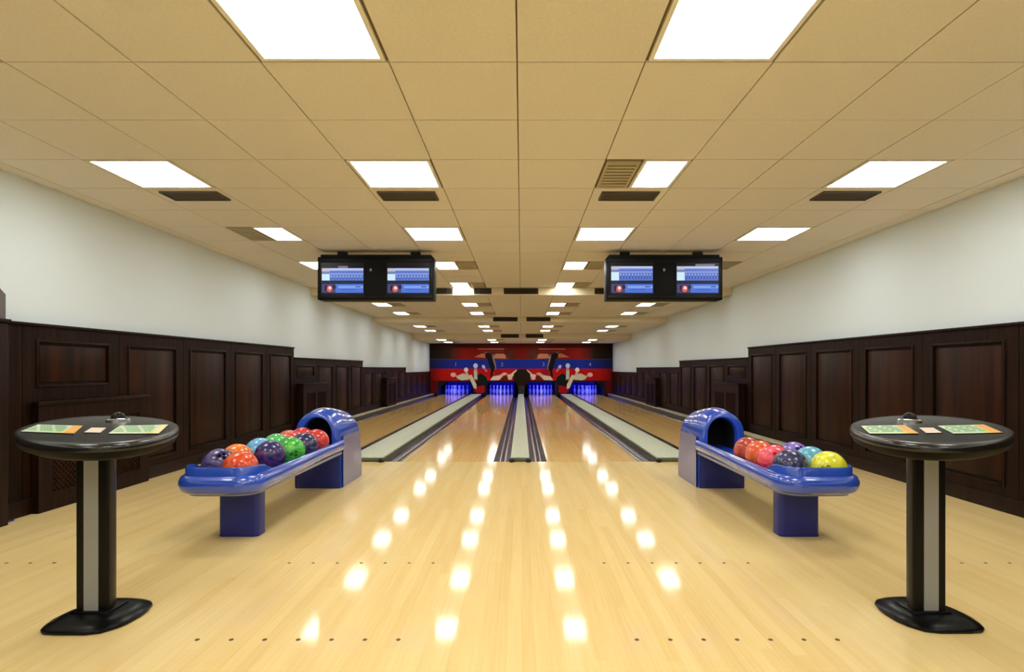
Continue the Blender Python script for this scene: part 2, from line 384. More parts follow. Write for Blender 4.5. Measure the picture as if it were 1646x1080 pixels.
# ------------------------------------------------------------ wood panelling
PY = [-4.2, -2.9, -1.87, -.85, .16, 1.16, 2.16, 3.16, 4.16, 5.16, 6.14, 7.15, 8.15, 9.13, 10.13, 11.12, 12.11, 13.1, 14.08, 15.06, 16.04, 17.02, 18.0, 18.98, 19.96, 20.94, 21.92, 22.88]
def ztop(y): return 1.445 if y < 9.1 else 1.28 if y < 13.0 else 1.13 if y < 17.9 else .97
COVERS = {-1: [(4.23, 5.48), (9.22, 10.40), (14.95, 16.1)], 1: [(9.22, 10.45), (14.95, 16.1)]}
def panelling(side, parent):
    X = XL if side < 0 else XR
    def bx(bm, p0, p1, y0, y1, z0, z1, bev=0):      # p = distance out from the wall
        a, b = X - side * p0, X - side * p1
        box(bm, min(a, b), max(a, b), y0, y1, z0, z1, bev)
    for y0, y1 in zip(PY, PY[1:]):
        zt = ztop(y0 + .1)
        cov = any(abs(y0 - c[0]) < .35 for c in COVERS[side])
        bm = bmesh.new(); bx(bm, 0, .028, y0 + .003, y1 - .003, 0, zt - .02)
        p = finish(bm, 'wainscot_panel', M['wood'], parent)
        mx, zb = .115, (.19 if not cov else .95)
        bm = bmesh.new(); s = .028       # stiles and rails
        bx(bm, s, .042, y0 + .003, y0 + mx, .12, zt - .02); bx(bm, s, .042, y1 - mx, y1 - .003, .12, zt - .02)
        bx(bm, s, .042, y0 + mx, y1 - mx, zt - .125, zt - .02); bx(bm, s, .042, y0 + mx, y1 - mx, .12 if not cov else .85, zb)
        finish(bm, 'panel_frame', M['wood'], p)
        bm = bmesh.new(); q = .022
        za, zz, ya, yb = zb, zt - .125, y0 + mx, y1 - mx
        for r in ((ya, ya + q, za, zz), (yb - q, yb, za, zz), (ya + q, yb - q, za, za + q), (ya + q, yb - q, zz - q, zz)):
            bx(bm, s, .052, *r, .006)
        finish(bm, 'panel_moulding', M['wood'], p, smooth=35)
        bm = bmesh.new(); bx(bm, s, .036, ya + q + .02, yb - q - .02, za + q + .02, zz - q - .02, .005)
        finish(bm, 'panel_field', M['wood_field'], p, smooth=35)
    seg = [(-4.2, 9.13), (9.13, 13.1), (13.1, 18.0), (18.0, 22.88)]
    for y0, y1 in seg:
        zt = ztop(y0 + .1)
        bm = bmesh.new(); bx(bm, 0, .062, y0, y1 - .004, zt - .022, zt, .005)
        finish(bm, 'top_rail', M['wood'], parent, smooth=35)
    bm = bmesh.new(); bx(bm, .028, .055, YB, FOUL, 0, .12, .006)
    s = 'left' if side < 0 else 'right'
    tag(finish(bm, 'baseboard_' + s, M['wood'], smooth=35), 'dark wood skirting along the %s wall' % s, kind='structure')
    for i, (y0, y1) in enumerate(COVERS[side]):
        lb = ['nearest dark wood radiator cover with lattice grille, behind the left table', 'dark wood radiator cover on the left wall beyond the left ball rack', 'farthest dark wood radiator cover on the left wall'] if side < 0 else ['dark wood radiator cover on the right wall beyond the right ball rack', 'farthest dark wood radiator cover on the right wall']
        t = empty('radiator_cover', (X, y0, 0), lb[i], 'radiator cover', 'wooden radiator covers along the walls')
        def lb_(bm, p0, p1, a0, a1, z0, z1, bev=0):
            a, b = -side * p0, -side * p1
            box(bm, min(a, b), max(a, b), a0, a1, z0, z1, bev)
        W = y1 - y0; d = .10 if i == 0 and side < 0 else .16
        bm = bmesh.new(); lb_(bm, .054, d - .012, 0, W, 0, .815)
        finish(bm, 'cover_body', M['wood'], t)
        bm = bmesh.new(); lb_(bm, .054, d + .018, -.012, W + .012, .815, .848, .006)
        finish(bm, 'cover_shelf', M['wood'], t, smooth=35)
        bm = bmesh.new()
        for r in ((0, W, 0, .14), (0, W, .68, .815), (0, .13, .14, .68), (W - .13, W, .14, .68), (W / 2 - .05, W / 2 + .05, .14, .68)):
            lb_(bm, d - .012, d + .003, *r)
        finish(bm, 'cover_frame', M['wood'], t)
        for (a0, a1) in ((.13, W / 2 - .05), (W / 2 + .05, W - .13)):
            bm = bmesh.new(); z0, z1 = .14, .68; st = .045
            n = int(((a1 - a0) + (z1 - z0)) / st)
            for dirn in (1, -1):
                for k in range(1, n + 1):
                    u = k * st
                    # line y + z = u within the rectangle
                    pa = (min(u, a1 - a0), u - min(u, a1 - a0)); pb = (u - min(u, z1 - z0), min(u, z1 - z0))
                    if pa[1] > z1 - z0 or pb[0] > a1 - a0: continue
                    def cv(p): return (a0 + p[0] if dirn > 0 else a1 - p[0], z0 + p[1])
                    A, B = Vector(cv(pa)), Vector(cv(pb))
                    if (B - A).length < .01: continue
                    nn = Vector((-(B - A).y, (B - A).x)).normalized() * .004
                    px = -side * (d - .004 - (.002 if dirn < 0 else 0))
                    vs = [bm.verts.new((px, q.x, q.y)) for q in (A + nn, B + nn, B - nn, A - nn)]
                    f = bm.faces.new(vs)
                    e = bmesh.ops.extrude_face_region(bm, geom=[f])
                    for v in e['geom']:
                        if isinstance(v, bmesh.types.BMVert): v.co.x += side * .005
            finish(bm, 'lattice_grille', M['wood_field'], t, kind='stuff')
panelling(-1, wall_left); panelling(1, wall_right)

# pier at the left edge of the view, grey box above it
t = empty('wooden_pier', (XL, 3.3, 0), 'dark wooden pier standing proud of left wall at the picture edge', 'pillar')
boxo('pier_body', (.064, .15, 0, .63, 0, 1.42), M['wood'], t, bev=.005)
boxo('pier_cap', (.064, .165, -.01, .64, 1.42, 1.445), M['wood'], t, bev=.004)
bm = bmesh.new()
pts = [(0, 0), (.62, 0), (.62, .17), (.50, .28), (0, .36)]
lo = [bm.verts.new((0.002, y, z)) for y, z in pts]; hi = [bm.verts.new((.14, y, z)) for y, z in pts]
bm.faces.new(lo); bm.faces.new(hi[::-1])
for i in range(5): bm.faces.new((lo[i], hi[i], hi[(i + 1) % 5], lo[(i + 1) % 5]))
o = finish(bm, 'grey_wall_box', M['grey']); o.location = (XL, 3.3, 1.447)
tag(o, 'dark grey box with sloping top on the wooden pier, left edge', 'box')

# ------------------------------------------------------------ lanes
LN = [-1, -1, 1, 1]
LW = ['leftmost bowling lane, beside the left wall', 'inner left bowling lane, left of the centre divider', 'inner right bowling lane, right of the centre divider', 'rightmost bowling lane, beside the right wall']
lanes = [(XC - 3.32, XC - 2.23), (XC - 1.39, XC - .315), (XC + .315, XC + 1.39), (XC + 2.23, XC + 3.32)]
gut = [((XC - 3.54, XC - 3.32), (XC - 2.23, XC - 2.03)), ((XC - 1.615, XC - 1.39), (XC - .315, XC - .11)),
       ((XC + .11, XC + .315), (XC + 1.39, XC + 1.615)), ((XC + 2.03, XC + 2.23), (XC + 3.32, XC + 3.54))]
for i in range(4):
    x0, x1 = lanes[i]
    t = empty('bowling_lane', ((x0 + x1) / 2, FOUL, 0), 'glossy honey coloured ' + LW[i], 'bowling lane', 'bowling lanes')
    a = (x1 - x0) / 2; cx = (x0 + x1) / 2
    boxo('lane_bed', (-a, a, .004, 24.6 - FOUL, -.12, 0), M['lane'], t)
    for g0, g1 in gut[i]:
        bm = bmesh.new(); n = 10; loops = []
        r = (g1 - g0) / 2; gc = (g0 + g1) / 2 - cx
        for y in (.004, 16.3):
            up = [(gc - r * math.cos(PI * k / n), y, -.012 - .085 * math.sin(PI * k / n) ** .8) for k in range(n + 1)]
            dn = [(p[0], p[1], p[2] - .012) for p in up[::-1]]
            loops.append(up + dn)
        rings(bm, loops)
        finish(bm, 'gutter', M['gutter'], t, smooth=50)
CAPL = ['narrow speckled capping between the two middle lanes', 'wide speckled capping between the two left lanes', 'wide speckled capping between the two right lanes']
for k, (x0, x1) in enumerate(((XC - .11, XC + .11), (XC - 2.03, XC - 1.615), (XC + 1.615, XC + 2.03))):
    t = empty('lane_divider', ((x0 + x1) / 2, FOUL, 0), CAPL[k], 'lane divider', 'raised cappings between the lanes')
    a = (x1 - x0) / 2
    boxo('divider_core', (-a + .003, a - .003, .035, 16.22, -.13, .03), M['cap_end'], t)
    boxo('capping', (-a, a, .0, 16.22, .030, .055), M['cap'], t, bev=.006)
    boxo('front_end', (-a + .002, a - .002, -.012, .034, .004, .046), M['cap_end'], t, bev=.006)
    for s in ((-1, 1) if k == 0 else ((1,) if k == 1 else (-1,))):
        bm = bmesh.new(); lathe(bm, [(.024, 0), (.031, .01), (.031, .032), (.02, .042)], 14, (s * (a - .012), -.034))
        finish(bm, 'end_bumper', M['black'], t, smooth=50)
for s, lb in ((-1, 'left'), (1, 'right')):
    xa = XL + .054 if s < 0 else XC + 3.54; xb = XC - 3.54 if s < 0 else XR - .054
    t = empty('wall_ledge', ((xa + xb) / 2, FOUL, 0), 'cream capping ledge along the %s wall beside the outer gutter' % lb, 'ledge', 'cream ledges along the walls')
    a = (xb - xa) / 2 - .003
    boxo('ledge_core', (-a, a, .0, 16.22, -.19, .045), M['cap_end'], t)
    boxo('ledge_top', (-a, a + 0, -.004, 16.22, .045, .07), M['ledge'], t, bev=.006)

# ------------------------------------------------------------ mural board over the pits
def mx(px): return (px - VX) * MASK / F
def mz(py): return H - (py - VY) * MASK / F
OP = [(XC - 3.40, XC - 1.96), (XC - 1.42, XC - .12), (XC + .12, XC + 1.42), (XC + 1.96, XC + 3.40)]
ZO = .60
mural = empty('mural_board', (0, MASK, 0), 'red, blue and black bowling mural board above the four pit openings', 'mural')
bm = bmesh.new()
T0, T1 = 0, .06
x_l, x_r = XL + .002, XR - .002
box(bm, x_l, x_r, T0, T1, ZO, ZD - .004)
edges = [x_l] + [v for o_ in OP for v in o_] + [x_r]
for i in range(0, len(edges), 2): box(bm, edges[i], edges[i + 1], T0, T1, .0, ZO)
finish(bm, 'board', mat('mural_board_black', (16, 12, 10), .5), mural)
RED, DRED, BLUE_, CREAM = (196, 14, 4), (92, 16, 6), (26, 44, 150), (226, 218, 186)
polys = []
def P(pts, c): polys.append(([(mx(x), mz(y)) for x, y in pts], c))
def PR(x0, x1, y0, y1, c): P([(x0, y1), (x1, y1), (x1, y0), (x0, y0)], c)
def circ(cx, cy, rx, ry=None, n=18, rot=0):
    ry = ry or rx
    out = []
    for i in range(n):
        a = 2 * PI * i / n; x, y = rx * math.cos(a), ry * math.sin(a)
        out.append((cx + x * math.cos(rot) - y * math.sin(rot), cy + x * math.sin(rot) + y * math.cos(rot)))
    return out
bx0, bx1 = VX + x_l * F / MASK + .4, VX + x_r * F / MASK - .4
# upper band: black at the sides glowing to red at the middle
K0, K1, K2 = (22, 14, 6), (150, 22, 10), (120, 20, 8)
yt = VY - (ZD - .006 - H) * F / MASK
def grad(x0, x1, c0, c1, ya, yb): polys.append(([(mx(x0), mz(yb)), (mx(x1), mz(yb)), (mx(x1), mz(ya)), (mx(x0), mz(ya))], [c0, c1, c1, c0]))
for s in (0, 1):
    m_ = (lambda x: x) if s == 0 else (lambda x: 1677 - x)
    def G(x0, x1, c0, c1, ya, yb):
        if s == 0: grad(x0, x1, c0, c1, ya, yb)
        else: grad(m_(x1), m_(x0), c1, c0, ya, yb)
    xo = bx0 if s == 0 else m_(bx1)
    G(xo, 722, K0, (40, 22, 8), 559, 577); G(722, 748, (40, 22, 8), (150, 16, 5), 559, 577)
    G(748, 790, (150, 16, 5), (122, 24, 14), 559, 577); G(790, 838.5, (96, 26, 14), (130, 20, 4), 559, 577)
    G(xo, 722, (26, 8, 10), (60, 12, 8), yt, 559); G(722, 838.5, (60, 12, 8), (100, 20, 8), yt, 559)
    def Q(pts, c): P([(m_(x), y) for x, y in pts], c)
    Q([(768, 561.8), (768, 560.2), (811, 560.2), (811, 561.8)], (206, 110, 92))                          # pale light lines
    Q([(772, 566), (772, 564.8), (808, 564.8), (812, 566)], (120, 60, 50))
    Q([(762, 574), (774, 568), (781, 568), (781, 575)], (196, 112, 78))
    Q([(793, 576), (796, 568.5), (810, 568.5), (818, 576.5)], (200, 126, 92))
    Q([(810, 561), (818, 561), (830, 575), (822, 577)], (84, 40, 22))
    Q([(822, 563), (829, 563), (816, 577), (812, 574)], (90, 44, 26))
# blue band
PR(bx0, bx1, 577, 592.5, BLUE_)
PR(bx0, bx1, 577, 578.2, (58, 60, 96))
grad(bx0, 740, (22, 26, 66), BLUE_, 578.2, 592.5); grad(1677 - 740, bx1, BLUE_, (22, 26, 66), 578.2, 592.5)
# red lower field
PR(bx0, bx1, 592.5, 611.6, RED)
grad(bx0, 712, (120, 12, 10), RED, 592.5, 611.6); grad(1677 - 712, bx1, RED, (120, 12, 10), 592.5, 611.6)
# the piers below the band: outer red, the ones between the openings red at the foot
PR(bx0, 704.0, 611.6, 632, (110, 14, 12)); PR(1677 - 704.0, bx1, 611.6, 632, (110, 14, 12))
for s in (0, 1):
    m_ = (lambda x: x) if s == 0 else (lambda x: 1677 - x)
    def Q(pts, c): P([(m_(x), y) for x, y in pts], c)
    Q([(761.6, 611.6), (781.6, 611.6), (781.6, 634), (761.6, 634)], (26, 16, 14))
    Q([(763, 622), (779, 619), (779, 631), (768, 633), (763, 628)], (176, 14, 14))
    # bowler silhouette
    Q([(780, 567), (784, 565.5), (786, 568.5), (789.5, 568), (790.5, 576), (794, 580), (795, 588), (797, 593), (793, 597), (791, 607), (788, 606), (789.5, 595), (786, 586), (783.5, 577), (780, 574)], (10, 14, 8))
    Q([(778, 565), (784, 566), (783, 567.6), (779, 567)], (150, 96, 70))
    Q([(791.5, 570), (793, 569), (794.5, 577), (797.5, 589), (796, 590), (792.5, 579)], (150, 130, 130))
    Q([(796, 590), (798, 589), (795, 600), (793.6, 600)], (176, 90, 84))
    Q([(766, 604), (773, 600), (782, 606), (784, 614), (777, 618), (768, 612)], (6, 26, 20))
    # red ball
    Q(circ(800.5, 597.5, 6.5, 4.6), (160, 16, 22))
    # flying pins: heads and bodies
    Q([(733, 605), (744, 600), (756, 603), (754, 610), (742, 611.4), (736, 609)], (222, 212, 176))
    Q([(753, 605), (758, 602), (766, 618), (766, 625), (761.8, 624), (757, 613)], (230, 220, 180))
    Q([(762, 594), (767, 594), (767.5, 610), (762, 609)], (206, 212, 196))
    Q(circ(728.8, 602.3, 4.4, 3.6), (250, 190, 182))
    Q([(731, 601), (735, 603.5), (736, 606), (731, 605)], (226, 170, 150))
    Q(circ(749.3, 594.5, 3.4, 3.9), (252, 226, 220))
    Q([(747.5, 597), (751, 597), (754, 604), (749, 604)], (220, 190, 160))
    Q(circ(764.5, 587.8, 3.6, 4.0), (214, 220, 250))
    Q([(763, 591), (766.5, 591), (767, 596), (762.4, 596)], (226, 150, 140))
    Q(circ(777.3, 589.6, 2.5, 3.4, rot=-.5), (206, 204, 240))
    Q([(777, 592), (780, 591), (784, 597), (781, 598)], (200, 120, 120))
    # scattered pins by the inner lane
    Q([(788, 611), (792, 605), (803, 603), (806, 607), (802, 611)], (232, 214, 190))
    Q([(803, 603), (810, 598.6), (816, 600), (812, 603), (806, 607)], (226, 180, 158))
    Q([(815, 603), (819, 601), (824, 605), (822, 610.5), (817, 610)], (240, 200, 184))
    Q([(820, 602), (829, 594.5), (832, 596), (827, 602), (823, 606)], (226, 216, 186))
    Q([(806, 608), (810, 603), (816, 605), (817, 611), (806, 611.4)], (112, 26, 16))
# big dark ball between the middle lanes
P(circ(839, 606.5, 14.5, 14.5, 8, PI / 8)[::1], (34, 20, 4))
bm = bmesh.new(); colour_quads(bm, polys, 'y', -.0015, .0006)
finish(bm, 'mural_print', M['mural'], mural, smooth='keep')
boxo('centre_pier_face', (mx(834.5), mx(843.5), -.045, -.028, .07, .62), mat('brown_black_pier', (34, 22, 8), .5), mural)
for i, px in enumerate((732.8, 807.2, 873.6, 948.2)):
    cu = bpy.data.curves.new('lane_number', 'FONT'); cu.body = str(i + 1); cu.size = .21; cu.extrude = .003; cu.align_x = 'CENTER'
    tmp = bpy.data.objects.new('tmp', cu); COL.objects.link(tmp)
    me = bpy.data.meshes.new_from_object(tmp.evaluated_get(bpy.context.evaluated_depsgraph_get()))
    bpy.data.objects.remove(tmp)
    me.materials.clear(); me.materials.append(bpy.data.materials.get('lane_number_paint') or mat('lane_number_paint', (140, 156, 220), .5))
    o = bpy.data.objects.new('lane_number', me); COL.objects.link(o); o.parent = mural
    o.rotation_euler = (PI / 2, 0, 0); o.location = (mx(px), -.05, mz(588.4))
# chamfer corners and black hoods of the openings
for i, (a, b) in enumerate(OP):
    bm = bmesh.new(); d = .34 if i in (0, 3) else .16; dz = .42 if i in (0, 3) else .3
    d0, d1 = (.42, .16) if i == 0 else (.16, .42) if i == 3 else (.1, .1)
    for (xa, xb) in ((a, a + d0), (b, b - d1)):
        pts = [(xa, ZO - .34), (xa, ZO), (xb, ZO)]
        lo = [bm.verts.new((x, .0, z)) for x, z in pts]; hi = [bm.verts.new((x, .06, z)) for x, z in pts]
        bm.faces.new(lo); bm.faces.new(hi)
        for q in range(3): bm.faces.new((lo[q], lo[(q + 1) % 3], hi[(q + 1) % 3], hi[q]))
    box(bm, a, b, -.012, .05, ZO - .07, ZO)
    finish(bm, 'opening_corner', M['dark'], mural)

# pits: side walls, curtain, blue lamps, pins
bm = bmesh.new()
for x0, x1 in ((XL, OP[0][0] - .02), (OP[0][1] + .02, OP[1][0] - .02), (OP[1][1] + .02, OP[2][0] - .02), (OP[2][1] + .02, OP[3][0] - .02), (OP[3][1] + .02, XR)):
    box(bm, x0, x1, MASK + .07, 26.3, -.19, .9)
box(bm, XL, XR, MASK + .07, 26.3, .9, 1.0)
tag(finish(bm, 'trim_5', M['dark']), 'black walls and lid of the pin pits', kind='structure')
UV = mat('blue_tube', (30, 30, 255), .5, emit=(.035, .045, 1.0), strength=105)
bm = bmesh.new()
prof = [(.026, 0), (.036, .02), (.0605, .115), (.052, .18), (.030, .235), (.0225, .262), (.026, .30), (.0325, .335), (.027, .368), (.012, .381)]
lathe(bm, prof, 14)
pinbody = finish(bm, 'pin_body', M['pin'], smooth=60)
bm = bmesh.new(); lathe(bm, [(.0262, .246), (.0235, .256), (.0235, .262), (.0245, .272)], 14)
for f in list(bm.faces):
    if len(f.verts) > 4: bm.faces.remove(f)
pinring = finish(bm, 'red_neck_band', M['pinred'], pinbody, smooth=60)
pinring.parent = None
protos = (pinbody, pinring)
for i in range(4):
    cx = sum(lanes[i]) / 2
    t = empty('pit_lamp', (cx, 23.12, .0), 'blue lamp inside the pit of the %s lane' % ('leftmost', 'inner left', 'inner right', 'rightmost')[i], 'lamp', 'blue pit lamps')
    boxo('lamp_tube', (-.5, .5, -.02, .02, .635, .66), UV, t)
    boxo('lamp_holder', (-.52, .52, -.03, .03, .665, .695), M['black'], t)
    tag(boxo('pit_curtain', (cx - .56, cx + .56, 25.3, 25.34, -.1, .85), M['curtain']), 'blue lit curtain at the back of the %s pit' % ('leftmost', 'inner left', 'inner right', 'rightmost')[i], 'curtain', 'pit curtains')
    for r in range(4):
        for j in range(r + 1):
            e = empty('bowling_pin', (cx + (j - r / 2) * .3048, 23.42 + r * .264, 0), 'white bowling pin, %s, in blue pit of %s lane' % ((('head pin',), ('left of second row', 'right of second row'), ('left of third row', 'middle of third row', 'right of third row'), ('far left back row', 'inner left back row', 'inner right back row', 'far right back row'))[r][j], ('leftmost', 'inner left', 'inner right', 'rightmost')[i]), 'bowling pin', 'pins of the %s lane' % ('leftmost', 'inner left', 'inner right', 'rightmost')[i])
            for pr in protos:
                c = pr.copy(); COL.objects.link(c); c.parent = e
for pr in protos: bpy.data.objects.remove(pr)

# ------------------------------------------------------------ score monitors
def monitor(cx, y, label, variant):
    t = empty('score_monitor', (cx, y, 0), label, 'monitor', 'score monitors hanging from the ceiling')
    W, z0, z1 = .70, 1.925, 2.442
    bm = bmesh.new(); box(bm, -W, W, 0, .22, z0, z1, .012)
    finish(bm, 'housing', M['housing'], t, smooth=35)
    bm = bmesh.new()
    for a in (-W + .02, -W + .70, ): pass
    box(bm, -W + .012, W - .012, -.008, .004, z0 + .012, z0 + .05, .004); box(bm, -W + .012, W - .012, -.008, .004, z1 - .07, z1 - .012, .004)
    finish(bm, 'bezel', M['housing'], t, smooth=35)
    boxo('top_cover', (-W + .03, W - .03, .02, .20, z1, z1 + .032), M['housing'], t, bev=.008)
    for s in (-.45, .45): boxo('ceiling_mount', (s - .06, s + .06, .16, .20, z1 + .032, ZA - .001), M['black'], t)
    boxo('sensor', (-.018 + (.0 if variant else -.05), .004 + (.0 if variant else -.05), -.006, .001, 2.27, 2.30), M['alu'], t)
    for n, (sx0, sx1) in enumerate(((-.655, -.135), (.135, .655))):
        zb, zt = 1.985, 2.375
        bm = bmesh.new(); pl = []
        def R(u0, u1, v0, v1, c):      # u, v in 0..1 of the screen, v down from the top
            x0, x1 = sx0 + (sx1 - sx0) * u0, sx0 + (sx1 - sx0) * u1
            a, b = zt - (zt - zb) * v0, zt - (zt - zb) * v1
            pl.append(([(x0, b), (x1, b), (x1, a), (x0, a)], c))
        R(0, 1, 0, 1, (6, 6, 14))
        T = .10 if variant else .16
        t0, t1 = T + .02, .56
        if n == variant % 2: R(.45 if variant else .4, .9 if variant else .62, t0 - .07, t0, (120, 110, 130))
        R(.02, .98, t0, t1, (92, 128, 206))
        R(.02, .20, t0, t0 + .10, (190, 186, 206)); R(.02, .20, t0 + .10, t0 + .18, (112, 128, 172)); R(.02, .20, t0 + .18, t1, (206, 232, 248))
        R(.20, .98, t0, t0 + .07, (186, 196, 232)); R(.20, .98, t0 + .17, t0 + .19, (170, 190, 240))
        for k in range(11):
            u = .22 + k * .0685
            R(u, u + .046, t0 + .08, t0 + .165, (96, 112, 196))
            R(u, u + .046, t0 + .205, t1 - .03, (74, 88, 176))
            R(u + .012, u + .030, t0 + .225, t0 + .29, (190, 200, 240))
        R(.02, .98, .56, .67, (16, 30, 62))
        R(.02, .98, .67, .94, (76, 112, 210))
        R(.02, .34, .67, .94, (70, 66, 110))
        R(.40, .98, .72, .80, (120, 160, 236)); R(.44, .80, .84, .86, (56, 84, 170)); R(.80, .92, .74, .77, (44, 66, 140))
        # bowler picture: dark figures round a red and pale shape
        def C(u, v, ru, rv, c):
            x, z = sx0 + (sx1 - sx0) * u, zt - (zt - zb) * v
            pl.append(([(x + ru * (sx1 - sx0) * math.cos(q * PI / 6), z + rv * (zt - zb) * math.sin(q * PI / 6)) for q in range(12)], c))
        C(.12, .80, .035, .10, (26, 22, 52)); C(.31, .76, .04, .07, (30, 26, 60))
        C(.20, .82, .065, .10, (226, 92, 70)); C(.21, .79, .035, .05, (246, 214, 212))
        colour_quads(bm, pl, 'y', -.002, .00012)
        finish(bm, 'screen', M['screen'], t, smooth='keep')
        bm = bmesh.new()
        for q in ((sx0 - .012, sx1 + .012, zt, zt + .012), (sx0 - .012, sx1 + .012, zb - .012, zb), (sx0 - .012, sx0, zb, zt), (sx1, sx1 + .012, zb, zt)):
            box(bm, q[0], q[1], -.007, .002, q[2], q[3])
        finish(bm, 'screen_frame', M['housing'], t)
monitor(-1.756, 6.74, 'black double score monitor hanging over the left pair of lanes', 0)
monitor(1.726, 6.74, 'black double score monitor hanging over the right pair of lanes', 1)

# ------------------------------------------------------------ ball racks (returns)
def arch(w, ztop_, zs, n=22, z0=0.0, nl=6):
    """points from left foot up over the arch to the right foot: (x, z)"""
    out = [(-w, z0 + (zs - z0) * k / nl) for k in range(nl)]
    out += [(-w * math.cos(PI * k / n), zs + (ztop_ - zs) * math.sin(PI * k / n)) for k in range(n + 1)]
    out += [(w, zs + (z0 - zs) * (k + 1) / nl) for k in range(nl)]
    return out
def rack(cx, side, label):
    """side -1: the left rack. Local x points towards the room centre when multiplied by inn"""
    inn = -side
    t = empty('ball_rack', (cx, 3.42, 0), label, 'ball rack', 'blue ball return racks')
    Y0, Y1 = 0.0, 1.715        # tray in local y
    hw, R = .236, .13
    # U shaped path round the tray: left back -> front -> right back
    path = [(-hw, Y1 - (Y1 - Y0 - R) * k / 40) for k in range(40)]
    path += [(-hw + R - R * math.cos(PI / 2 * k / 8), Y0 + R - R * math.sin(PI / 2 * k / 8)) for k in range(9)]
    path += [(x * (hw - R), Y0) for x in (-.5, 0, .5)]
    path += [(hw - R + R * math.sin(PI / 2 * k / 8), Y0 + R - R * math.cos(PI / 2 * k / 8)) for k in range(9)]
    path += [(hw, Y0 + R + (Y1 - Y0 - R) * (k + 1) / 40) for k in range(40)]
    # outward is -normal for this direction of travel
    bumper = [(-.013, .335), (.008, .33), (.026, .345), (.034, .375), (.033, .40), (.022, .426), (.004, .438), (-.013, .436)]
    bm = bmesh.new()
    def prof(i):
        y = path[i][1]; f = min(1, max(0, (y - .35) / .9))
        return [(o * (1 - .35 * f), .335 + (z - .335) * (1 - .15 * f) + .02 * f) for o, z in bumper]
    flip = lambda p: [(-o, z) for o, z in p]
    pp = [(x, y) for x, y in path]
    sweep(bm, pp, lambda i: flip([(-o, z) for o, z in prof(i)]))
    finish(bm, 'bumper_rim', M['blue'], t, smooth=60)
    bm = bmesh.new()
    def wall(i):
        y = pp[i][1]; f = min(1, max(0, (y - .13) / .20)); f = f * f * (3 - 2 * f)
        zt = .492 - .055 * f
        return [(-.021, .352), (-.006, .352), (-.005, zt - .008), (-.009, zt), (-.017, zt), (-.020, zt - .008)]
    sweep(bm, pp, wall)
    finish(bm, 'inner_wall', M['blue'], t, smooth=50)
    bm = bmesh.new(); prism(bm, [(x * .93, y + (.012 if y < .1 else 0)) for x, y in pp], .335, .358)
    finish(bm, 'tray_bed', M['blue_bed'], t)
    bm = bmesh.new(); prism(bm, [(x * .96, y + .03) for x, y in pp], .312, .334)
    finish(bm, 'tray_underside', M['tray_trim'], t)
    # pedestal
    px = inn * .03
    bm = bmesh.new(); vs = box(bm, px - .13, px + .13, .235, .36, 0, .311)
    es = [e for e in bm.edges if abs(e.verts[0].co.z - e.verts[1].co.z) > .1]
    bmesh.ops.bevel(bm, geom=es, offset=.028, segments=4, profile=.5, affect='EDGES')
    finish(bm, 'pedestal', M['navy'], t, smooth=50)
    boxo('pedestal_foot', (px - .124, px + .124, .241, .354, 0, .012), M['black'], t)
    # hood
    hx = inn * .015; yf, yb0 = 1.71, 2.34
    def yback(z): return yb0 - .30 * (max(z, 0) / .74) ** 2.6
    N = 9
    def sec(v):
        bulge = math.sin(min(1, v * 1.6) * PI / 2)
        pts = arch(.205 + .018 * min(1, v * 3), .705 + .035 * bulge - .03 * v * v, .50, z0=.0)
        return [(hx + x, yf + v * (yback(z) - yf), z) for x, z in pts]
    bm = bmesh.new()
    rings(bm, [sec(k / N) for k in range(N + 1)], closed=False, cap=False)
    last = sec(1.0)
    # back cap as strips between mirrored points
    n = len(last)
    V = [bm.verts.new(p) for p in last]
    for i in range(n // 2 - 1): bm.faces.new((V[i], V[i + 1], V[n - 2 - i], V[n - 1 - i]))
    bmesh.ops.remove_doubles(bm, verts=bm.verts, dist=1e-5)
    finish(bm, 'hood_shell', M['blue'], t, smooth=50)
    # front face with the opening
    bm = bmesh.new()
    o1 = arch(.205, .705, .50, z0=.34); o2 = arch(.19, .692, .498, z0=.34); i1 = arch(.135, .655, .50, z0=.34); i2 = arch(.122, .643, .50, z0=.34)
    L = [[(hx + x, yf + .0, z) for x, z in o1], [(hx + x, yf - .022, z) for x, z in o2], [(hx + x, yf - .022, z) for x, z in i1], [(hx + x, yf + .01, z) for x, z in i2]]
    rings(bm, L, closed=False, cap=False)
    finish(bm, 'opening_rim', M['blue'], t, smooth=60)
    bm = bmesh.new()
    rings(bm, [[(hx + x, yf + .01, z) for x, z in i2], [(hx + x * .97, yf + .32, z * .97 + .012) for x, z in i2]], closed=False, cap=False)
    back = [bm.verts.new((hx + x * .97, yf + .32, z * .97 + .012)) for x, z in i2]; bm.faces.new(back)
    finish(bm, 'ball_tunnel', M['dark'], t, smooth=60)
    boxo('tunnel_floor', (hx - .118, hx + .118, yf + .0, yf + .31, .338, .358), M['blue_bed'], t)
    # lower base front
    bm = bmesh.new(); box(bm, hx - .2035, hx + .2035, yf + .001, yf + .03, 0, .337, .006)
    finish(bm, 'base_front', M['navy'], t, smooth=50)
    # side panels
    for s in (-1, 1):
        bm = bmesh.new(); pts = []
        zz = [0.0, .1, .2, .3, .4, .47]
        fr = [(yf + .035, z) for z in zz]; bk = [(yback(z) - .012, z) for z in zz[::-1]]
        ring = fr + bk
        xo = hx + s * .2235; xi = hx + s * .2215
        A = [bm.verts.new((xo, y, z + .002)) for y, z in ring]; B = [bm.verts.new((xi, y, z + .002)) for y, z in ring]
        bm.faces.new(A); bm.faces.new(B)
        for q in range(len(ring)): bm.faces.new((A[q], A[(q + 1) % len(ring)], B[(q + 1) % len(ring)], B[q]))
        finish(bm, 'side_panel', M['grey_blue'], t)
    return t
rack(-1.880, -1, 'blue ball return rack on the left holding eleven balls')
